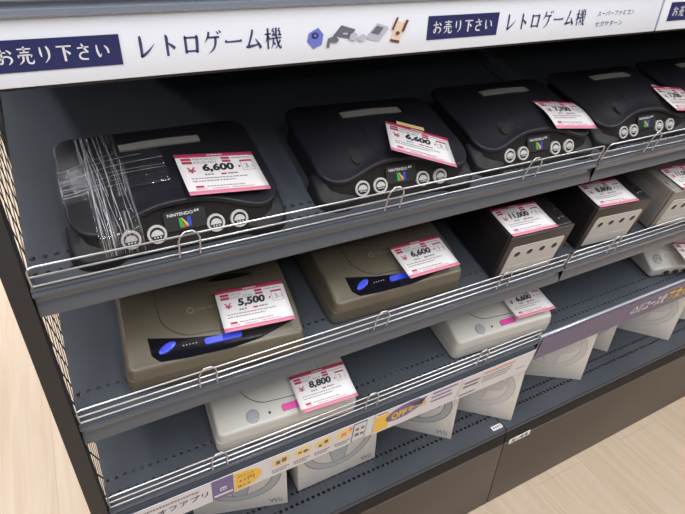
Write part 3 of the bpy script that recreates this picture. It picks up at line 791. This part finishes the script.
# ------------------------------------------------------------------ cube consoles
def cube_console(label, mw, silver=False):
    t = thing('game_console', label, 'game console', mw, 'cube consoles')
    bmat = M['gcsilver'] if silver else M['gc']
    obj('case', B(0, .150, .006, .160, .004, .110, bev=.003, seg=3), bmat, t)
    obj('front_bezel', B(0, .150, 0, .006, .004, .110, bev=.0022), M['gcsilver'] if silver else M['gcface_lit'], t)
    obj('side_ridge', B(-.0008, .0004, .03, .15, .02, .09, bev=.0003), bmat, t)
    bm = bmesh.new(); prism(bm, [(.012, .010), (.138, .010), (.1375, .080), (.1345, .086), (.0155, .086), (.0125, .080)], -.0012, .001, YZX); pl = obj('port_plate', bm, M['gcplate'], t, label='light grey plate with four controller ports')
    for x in (.030, .060, .090, .120):
        T = Matrix.Translation((x, -.0012, .066)) @ Matrix.Rotation(PI/2, 4, 'X')
        bm = bmesh.new(); lathe(bm, [(.0080, -.001), (.0080, .0006), (.0070, .0008), (.0064, .0002)], 24, T); p = obj('controller_port', bm, M['port'], pl)
        bm = bmesh.new(); lathe(bm, [(.0066, -.0006), (.0066, .0004), (0, .0004)], 20, T); obj('controller_port', bm, M['dark'], pl)
    for x in (.020, .080):
        bm = bmesh.new(); prism(bm, rrect(x, x+.050, .022, .034, .003, 4), -.0016, 0, YZX); obj('memory_slot', bm, M['port'], pl)
    bm = bmesh.new(); lathe(bm, [(.062, .1095), (.062, .1102), (.060, .1106), (0, .1108)], 48, Matrix.Translation((.075, .083, 0))); obj('disc_lid', bm, bmat, t)
    for (x, y, r) in ((.138, .030, .0065), (.138, .050, .0045), (.012, .030, .0065)):
        bm = bmesh.new(); lathe(bm, [(r, .109), (r, .1118), (r*.8, .1124), (0, .1124)], 20, Matrix.Translation((x, y, 0))); obj('button', bm, bmat, t)
    bm = bmesh.new(); lathe(bm, [(.0012, .11), (.0012, .1106), (0, .1106)], 8, Matrix.Translation((.1295, .024, 0))); obj('led', bm, M['port'], t)
    bm = bmesh.new()
    for a in range(7):
        for b in range(4): box(bm, .117+.0075*b, .122+.0075*b, .085+.0075*a, .090+.0075*a, .1098, .1104)
    obj('vent_grille', bm, M['flap'] if silver else M['n64foot'], t, smooth=False)
    for x in (.02, .13):
        for y in (.02, .14):
            bm = bmesh.new(); lathe(bm, [(0, 0), (.007, 0), (.007, .005), (0, .005)], 12, Matrix.Translation((x, y, 0))); obj('foot', bm, M['dark'], t)
    return t
Gc = [cube_console('black cube console beside the taupe consoles, left of the bay joint', on(2, -.1746, .0191, 0, -2.7)),
      cube_console('black cube console just right of the bay joint on the middle shelf', on(2, .0578, .030, 0, -4.1)),
      cube_console('silver-grey cube console at the right edge of the middle shelf', on(2, .2791, .0192, 0, -4.3), True)]

# ------------------------------------------------------------------ price tags (105 x 74 mm cards)
def price_tag(label, mw, price, maker, bend=None):
    t = thing('price_tag', label, 'price tag', mw, 'price tags on the consoles')
    W_, H_ = .105, .074
    bd = bend or (lambda x, y: .0022*math.sin(PI*x/W_)*0 + .0018*((y/H_-.5)*2)**2*.4)
    def put(bm):
        for v in bm.verts: v.co.z += bd(v.co.x, v.co.y)
        return bm
    def grid(x0, x1, y0, y1, z, nx=10, ny=10):
        bm = bmesh.new(); return patch(lin(x0, x1, nx), lambda x: y0, lambda x: y1, lambda x, y: bd(x, y), z, th=.0004, ny=ny)
    obj('card', grid(0, W_, 0, H_, 0), M['card'], t, angle=180)
    e = .00025
    b1 = obj('top_band', grid(0, W_, .0675, H_, e, ny=3), M['tagred'], t, angle=180)
    b2 = obj('bottom_band', grid(0, W_, 0, .0062, e, ny=3), M['tagpink'], t, angle=180)
    bm = bmesh.new(); text(bm, price, .029 if len(price) < 6 else .026, .071, .0385, .0545, e*2, shear=.12, bold=.045); obj('price_digits', put(bm), M['tagink'], t, smooth=False)
    bm = bmesh.new(); text(bm, '¥', .009, .020, .0385, .049, e*2, bold=.01); obj('yen_sign', put(bm), M['tagred'], t, smooth=False)
    for x0, x1, y0, y1 in ((.006, .019, .0615, .0655), (.006, .019, .0555, .0598), (.0585, .070, .0615, .0655), (.0585, .070, .0560, .0598), (.082, .099, .0555, .0585), (.011, .021, .0115, .0150), (.050, .057, .0332, .0358), (.0775, .0795, .0445, .0485)):
        bm = bmesh.new(); prism(bm, [(x0, y0), (x1, y0), (x1, y1), (x0, y1)], e, e*2); obj('red_mark', put(bm), M['tagred'], t, smooth=False)
    bm = bmesh.new()
    if maker:
        text(bm, maker[0], .0215, .0215+.0041*len(maker[0]), .0615, .0655, e*2); text(bm, maker[1], .0215, .0215+.0041*len(maker[1]), .0553, .0595, e*2)
        obj('maker_lettering', put(bm), M['taggrey'], t, smooth=False); bm = bmesh.new()
    text(bm, '3', .086, .091, .0425, .0515, e*2, bold=.005)
    text(bm, 'ヶ月', .092, .098, .043, .047, e*2)
    for (x0, x1, y0, y1) in ((.082, .0825, .039, .0555), (.0985, .099, .039, .0555), (.082, .099, .039, .0395)): prism(bm, [(x0, y0), (x1, y0), (x1, y1), (x0, y1)], e, e*2)
    obj('period_box', put(bm), M['taggrey'], t, smooth=False)
    rr = random.Random(3)
    for y, xa, xb in ((.0625, .073, .098), (.0335, .029, .041), (.0335, .059, .072), (.0275, .010, .083), (.0225, .010, .066), (.0125, .025, .074)):
        x = xa; bm = bmesh.new()
        while x < xb:
            w = rr.uniform(.0015, .004); h = .0016 if y != .0335 else .0026
            prism(bm, [(x, y), (min(x+w, xb), y), (min(x+w, xb), y+h), (x, y+h)], e, e*2); x += w+rr.uniform(.0006, .0014)
        obj('print_line', put(bm), M['taggrey'], t, smooth=False)
    for x, w in ((.010, .016), (.031, .022), (.056, .03)):
        bm = bmesh.new()
        for k in range(int(w/.003)): prism(bm, [(x+k*.003, .0082), (x+k*.003+.0022, .0082), (x+k*.003+.0022, .0097), (x+k*.003, .0097)], e, e*2)
        obj('pink_print', put(bm), M['tagpink'], t, smooth=False)
    bm = bmesh.new()
    for k in range(6): prism(bm, [(.042+k*.0035, .0697), (.0447+k*.0035, .0697), (.0447+k*.0035, .0717), (.042+k*.0035, .0717)], e*1.5, e*2.5)
    obj('band_print', put(bm), M['wprint'], b1, smooth=False)
    return t
D = lambda i, x, d, h, yaw, p=0, r=0: on(i, x/1000, d/1000, h/1000, yaw, p, r)
NIN = ('NINTENDO', 'NUS-001')
price_tag('pink-edged 6,600 yen tag lying on the film-wrapped charcoal console', D(1, -711.2, 37.5, 63.2, .5, 3.7, 8), '6,600', NIN)
price_tag('crooked pink-edged 6,600 yen tag held with yellow tape on a charcoal console', D(1, -424.5, 48.1, 70.5, -23.2, -1.6, 10.4), '6,600', NIN)
price_tag('curved pink-edged 7,700 yen tag on the charcoal console left of the bay joint', D(1, -95.2, 44.4, 57.5, -2.6, 5.0, 7.6), '7,700', NIN, bend=lambda x, y: .0045*math.sin(PI*y/.074))
price_tag('pink-edged tag hanging over the right side of the charcoal console right of the joint', D(1, 219, 37, 54, -2, 6, 8), '7,700', NIN)
price_tag('pink-edged 5,500 yen tag lying on the leftmost taupe console', D(2, -690, 27.8, 72.3, -5.4, 5, 1), '5,500', ('SEGA', 'HST-3220'))
price_tag('pink-edged 6,600 yen tag lying on the taupe console nearer the black cubes', D(2, -372.8, 28.1, 71, .2, 3.0, 1.0), '6,600', ('SEGA', 'HST-3220'))
price_tag('pink-edged 11,000 yen tag on top of the black cube console left of the joint', D(2, -171.9, 21.2, 113.2, -2.8, .5, 0), '11,000', ('NINTENDO', 'DOL-001'))
price_tag('pink-edged 8,800 yen tag on top of the black cube console right of the joint', D(2, 61.3, 32, 113.2, -5, .5, 0), '8,800', ('NINTENDO', 'DOL-001'))
price_tag('pink-edged tag on top of the silver-grey cube console', D(2, 304.9, 18, 113.4, -3.5, .5, 0), '11,000', ('NINTENDO', 'DOL-001'))
price_tag('pink-edged 8,800 yen tag on the leftmost ivory console of the lower shelf', D(3, -578.5, .4, 66, -3.9, 5, -1.2), '8,800', ('SEGA', 'HST-0014'))
price_tag('pink-edged 6,600 yen tag lying on the ivory console left of the bay joint', D(3, -69.5, 25.5, 70.5, -3.8, 3, 1.0), '6,600', ('SEGA', 'HST-0014'))
price_tag('pink-edged tag on the small ivory console at the far right edge', D(3, 489.9, 12, 66, -20, 3, 0), '8,800', None)
bm = bmesh.new(); patchv = prism(bm, [(0, 0), (.046, 0), (.046, .008), (0, .008)], 0, .0005)
o = obj('tape_strip', bm, M['tape'], None, D(1, -379, 108, 66.5, -23, 0, 9), smooth=False); tag(o, 'strip of yellow masking tape behind the crooked price tag', 'tape')
bm = bmesh.new(); prism(bm, [(0, 0), (.020, 0), (.020, .007), (0, .007)], 0, .0005)
o = obj('tape_strip', bm, M['tape'], None, D(1, 231, 113, 59, -20, 0, 8), smooth=False); tag(o, 'short strip of yellow tape above the tag right of the bay joint', 'tape')

# ------------------------------------------------------------------ banners on the lower price rails
def banner(label, x0, x1, h0, h1, m, cat='banner'):
    t = thing('banner', label, cat, on(3, 0, -.0065, 0), 'banners on the lower shelf edge')
    bm = bmesh.new(); prism(bm, [(x0, h0), (x1, h0), (x1, h1), (x0, h1)], -.0004, .0004, YZX)
    obj('sheet', bm, m, t, smooth=False); return t
def bprint(t, name, m, polys, y=-.0008, parent=None):
    bm = bmesh.new()
    for p in polys: prism(bm, p, y, y+.0003, YZX)
    return obj(name, bm, M[m], parent or t, smooth=False)
def blines(t, name, m, lines):
    for l in lines: bprint(t, name.replace('small_print', 'print_line').replace('purple_print', 'print_line'), m, l)
def btext(t, m, items, y=-.0010, bold=0., shear=0., name='lettering'):
    bm = bmesh.new()
    for s, a, b, c, d in items: text(bm, s, a, b, c, d, y, bold=bold, shear=shear, T=YZX)
    return obj(name, bm, M[m], t, smooth=False)
def EL(cx, cz, a, b, n=20, rot=0.): return RZ([(a*math.cos(2*PI*k/n), b*math.sin(2*PI*k/n)) for k in range(n)], cx, cz, rot)
def dashes(x0, x1, z, h, seed):
    r = random.Random(seed); out = []; x = x0
    while x < x1:
        w = r.uniform(.0025, .005); out.append([(x, z), (min(x+w, x1), z), (min(x+w, x1), z+h), (x, z+h)]); x += w+.0012
    return out
R4 = lambda a, b, c, d: [(a, c), (b, c), (b, d), (a, d)]
t = banner('long white banner with yellow round icons on the lower shelf edge, left bay', -.897, -.424, -.093, -.024, M['banner'])
btext(t, 'ink', [('ハードオフアプリ', -.890, -.751, -.066, -.049)], bold=.01)
blines(t, 'small_print', 'taggrey', [dashes(-.86, -.765, -.0415, .006, 1)])
p = bprint(t, 'purple_card', 'purple', [R4(-.744, -.706, -.092, -.026)])
bprint(t, 'card_stripe', 'banner', [R4(-.741, -.708, -.083, -.077)], -.0012, p)
bprint(t, 'card_icon', 'banner', [R4(-.730, -.719, -.067, -.056)], -.0012, p)
bprint(t, 'icon_mark', 'purple', [R4(-.728, -.725, -.064, -.059), R4(-.7235, -.7208, -.064, -.059)], -.0016, p)
b = bprint(t, 'yellow_burst', 'yellow', [[(-.704, -.089), (-.690, -.0885)]+[(-.690+.036*math.cos(a), -.0585+.0285*math.sin(a)) for a in lin(-PI/2+.1, PI/2-.1, 16)]+[(-.690, -.030), (-.704, -.030)]])
btext(b, 'ink', [('ポイント', -.698, -.668, -.047, -.039), ('+1円', -.697, -.668, -.066, -.053), ('使える', -.699, -.676, -.082, -.074)], y=-.0012)
for j, x in enumerate((-.617, -.574, -.532, -.489)):
    c = bprint(t, 'icon_disc', 'paleyel', [EL(x, -.048+.001*j, .0175, .0165)])
    bprint(t, 'icon_mark', 'gprint' if j < 3 else 'orange', [[R4(x-.010, x-.002, -.056, -.044), R4(x+.001, x+.010, -.054, -.041)], [R4(x-.010, x-.003, -.050, -.044), EL(x+.005, -.048, .005, .005)], [R4(x-.010, x-.004, -.056, -.048), R4(x+.001, x+.009, -.050, -.040)], [R4(x-.006, x+.005, -.053, -.040), R4(x+.009, x+.017, -.044, -.031)]][j], -.0012, c)
    blines(t, 'small_print', 'taggrey', [dashes(x-.018, x+.016, -.076, .0045, j+4), dashes(x-.016, x+.010, -.083, .004, j+9)])
b = bprint(t, 'phone_picture', 'gprint', [R4(-.470, -.440, -.090, -.027)])
s = bprint(t, 'phone_screen', 'banner', [R4(-.468, -.442, -.087, -.031)], -.0012, b)
bprint(t, 'screen_marks', 'gprint', [R4(-.464, -.457, -.052, -.044), R4(-.452, -.445, -.052, -.044), R4(-.464, -.455, -.072, -.062), R4(-.452, -.444, -.072, -.064)], -.0016, b)
t = banner('white banner with a purple and yellow logo oval on the lower shelf edge', -.4225, -.213, -.096, -.024, M['banner'])
bprint(t, 'yellow_square', 'yellow', [R4(-.420, -.386, -.090, -.036)])
blines(t, 'small_print', 'tagred', [dashes(-.417, -.395, -.032, .004, 21)])
e_ = bprint(t, 'logo_oval', 'purple', [EL(-.350, -.050, .046, .023, 28, .22), [(-.345, -.036), (-.300, -.030), (-.312, -.055)]])
btext(e_, 'yellow', [('OFF', -.382, -.346, -.067, -.043), ('モール', -.344, -.296, -.062, -.043)], y=-.0014, bold=.035)
blines(t, 'purple_print', 'purple', [dashes(-.285, -.222, -.036, .006, 31), dashes(-.285, -.235, -.050, .006, 32), dashes(-.285, -.230, -.064, .006, 33)])
t = banner('white card with an orange heading on the lower shelf edge, beside the bay joint', -.2115, -.0035, -.098, -.024, M['banner'])
bprint(t, 'frame_mark', 'cream', [R4(-.207, -.153, -.030, -.028), R4(-.207, -.153, -.080, -.078), R4(-.207, -.205, -.080, -.028), R4(-.155, -.153, -.080, -.028)])
blines(t, 'small_print', 'gprint', [dashes(-.200, -.160, -.050, .007, 41), dashes(-.200, -.160, -.064, .007, 42), dashes(-.204, -.160, -.090, .005, 43)])
blines(t, 'heading', 'orange', [dashes(-.148, -.060, -.040, .007, 51)]); blines(t, 'small_print', 'taggrey', [dashes(-.148, -.065, -.052, .004, 52), dashes(-.148, -.065, -.061, .004, 53), dashes(-.148, -.075, -.070, .004, 54), dashes(-.045, -.020, -.075, .003, 55)])
t = banner('purple banner with white and yellow lettering on the lower shelf edge, right bay', .0035, 1.195, -.066, .0085, M['purple2'])
btext(t, 'wprint', [('リユースを', .346, .453, -.045, -.008)], bold=.04)
btext(t, 'yellow', [('あたりまえに', .457, .642, -.046, -.005)], bold=.04, name='yellow_lettering')
rm = bmesh.new()
for k in range(3):
    a = PI/2+2*PI*k/3; a2 = PI/2+2*PI*(k+1)/3
    p0 = (.330+.016*math.cos(a), -.028+.016*math.sin(a)); p1 = (.330+.016*math.cos(a2), -.028+.016*math.sin(a2))
    f = lambda u: (p0[0]+(p1[0]-p0[0])*u, p0[1]+(p1[1]-p0[1])*u)
    stroke(rm, [(*f(.08), .0045), (*f(.75), .0045)], YZX, -.001, False); stroke(rm, [(*f(.75), .010), (*f(.93), .001)], YZX, -.001, False)
obj('recycling_mark', rm, M['wprint'], t, smooth=False)

# ------------------------------------------------------------------ white boxes on the base shelf
def wheel_box(label, x, d, yaw, plain=False, W_=.20, H_=.205, Dp=.062, text_on=True):
    """(x, d): base of the front right corner; the front runs to the left of it"""
    t = thing('white_box', label, 'box', on('b', x, d, 0, yaw), 'white boxes on the base shelves')
    obj('carton', B(-W_, 0, 0, Dp, 0, H_, bev=.0012), M['box'], t)
    cx, cz = -W_/2, .112
    y = -.0003
    def P(name, m, polys, yy, par=None):
        bm = bmesh.new()
        for p in polys: prism(bm, p, yy, yy+.0002, YZX)
        return obj(name, bm, M[m], par or t, smooth=False)
    def ann(r0, r1, a0=0, a1=2*PI, n=40, sx=1., sz=.86):
        A = [(cx+sx*r1*math.cos(a), cz+sz*r1*math.sin(a)) for a in lin(a0, a1, n)]
        Bq = [(cx+sx*r0*math.cos(a), cz+sz*r0*math.sin(a)) for a in lin(a0, a1, n)]
        return [[A[i], A[i+1], Bq[i+1], Bq[i]] for i in range(n-1)]
    w = P('printed_wheel', 'boxfaint' if plain else 'boxlight', ann(.070, .088), y)
    P('wheel_outline', 'boxfaint2' if plain else 'boxgrey', ann(.0868, .0888)+ann(.0695, .0712), y-.0003, w)
    if True:
        sp = [[(cx-.072, cz+.018), (cx+.072, cz+.018), (cx+.060, cz-.006), (cx+.022, cz-.022), (cx+.014, cz-.062), (cx-.014, cz-.062), (cx-.022, cz-.022), (cx-.060, cz-.006)]]
        P('wheel_spokes', 'boxfaint' if plain else 'boxlight', sp, y-.0001, w)
        P('spoke_outline', 'boxfaint2' if plain else 'boxgrey', [[(cx+a[0], cz+a[1]), (cx+b[0], cz+b[1]), (cx+b[0], cz+b[1]+.0018), (cx+a[0], cz+a[1]+.0018)] for a, b in (((-.070, .018), (.070, .018)), ((-.060, -.008), (-.020, -.023)), ((.020, -.023), (.060, -.008)))]
          + [[(cx+s*.021, cz-.022), (cx+s*.013, cz-.062), (cx+s*.0145, cz-.062), (cx+s*.0228, cz-.022)] for s in (-1, 1)], y-.0004, w)
        P('hub', 'boxfaint2' if plain else 'boxgrey', [EL(cx, cz+.004, .0035, .0035)], y-.0005, w)
    if text_on:
        bm = bmesh.new(); text(bm, 'Wii', -.040, -.012, .012, .026, y-.0002, bold=.005, T=YZX); obj('lettering', bm, M['boxgrey'], t, smooth=False)
    return t
wheel_box('white box with a grey steering wheel picture at the bottom left, turned sideways', -.578, .062, -17)
wheel_box('white box with a steering wheel picture standing square below the phone picture', -.346, .077, 0)
wheel_box('white box with a steering wheel picture, turned askew under the logo oval banner', -.149, .037, -43)
wheel_box('white box standing askew against the bay joint, under the orange heading card', .029, .014, -42, plain=True, text_on=False)
wheel_box('white box just right of the bay joint, leftmost under the purple banner', .312, .036, -34, plain=True, text_on=False)
wheel_box('white box pushed back behind its neighbours, in the middle under the purple banner', .480, .083, -52, plain=True, text_on=False)
wheel_box('white box under the white lettering of the purple banner', .701, .033, -50, plain=True, text_on=False)
wheel_box('white box at the far right end of the base shelf', .880, .05, -40, plain=True, text_on=False)

# ------------------------------------------------------------------ light: ceiling strip lamps and the pale store around
def lamp(name, loc, sx, sy, e, rot=(0, 0, 0), col=(.98, .985, 1)):
    l = bpy.data.lights.new(name, 'AREA'); l.shape = 'RECTANGLE'; l.size = sx; l.size_y = sy; l.energy = e; l.color = col
    o = bpy.data.objects.new(name, l); COL.objects.link(o); o.location = loc; o.rotation_euler = rot; return o
for y in (-1.35, 1.9, 5.2, 8.5):
    for x in (-3.1, -1.7, -.3, 1.1, 2.5):
        lamp('ceiling_lamp', (x, y, 2.76), .14, 2.4, 41 if y < 0 else 30)
w = bpy.data.worlds.new('store'); SC.world = w; w.use_nodes = True
w.node_tree.nodes['Background'].inputs['Color'].default_value = (.95, .96, 1, 1)
w.node_tree.nodes['Background'].inputs['Strength'].default_value = .095

# ------------------------------------------------------------------ camera
cd = bpy.data.cameras.new('camera'); cam = bpy.data.objects.new('camera', cd); COL.objects.link(cam)
cam.location = (-.8269, -.5709, 1.4096); cam.rotation_euler = (1.0021, -.0288, -.4857)
cd.sensor_fit = 'HORIZONTAL'; cd.sensor_width = 36; cd.lens = 36*534.68/685; cd.clip_start = .01
SC.camera = cam
SC.view_settings.view_transform = 'Standard'; SC.view_settings.look = 'None'; SC.view_settings.gamma = 1
SC.view_settings.exposure = 0
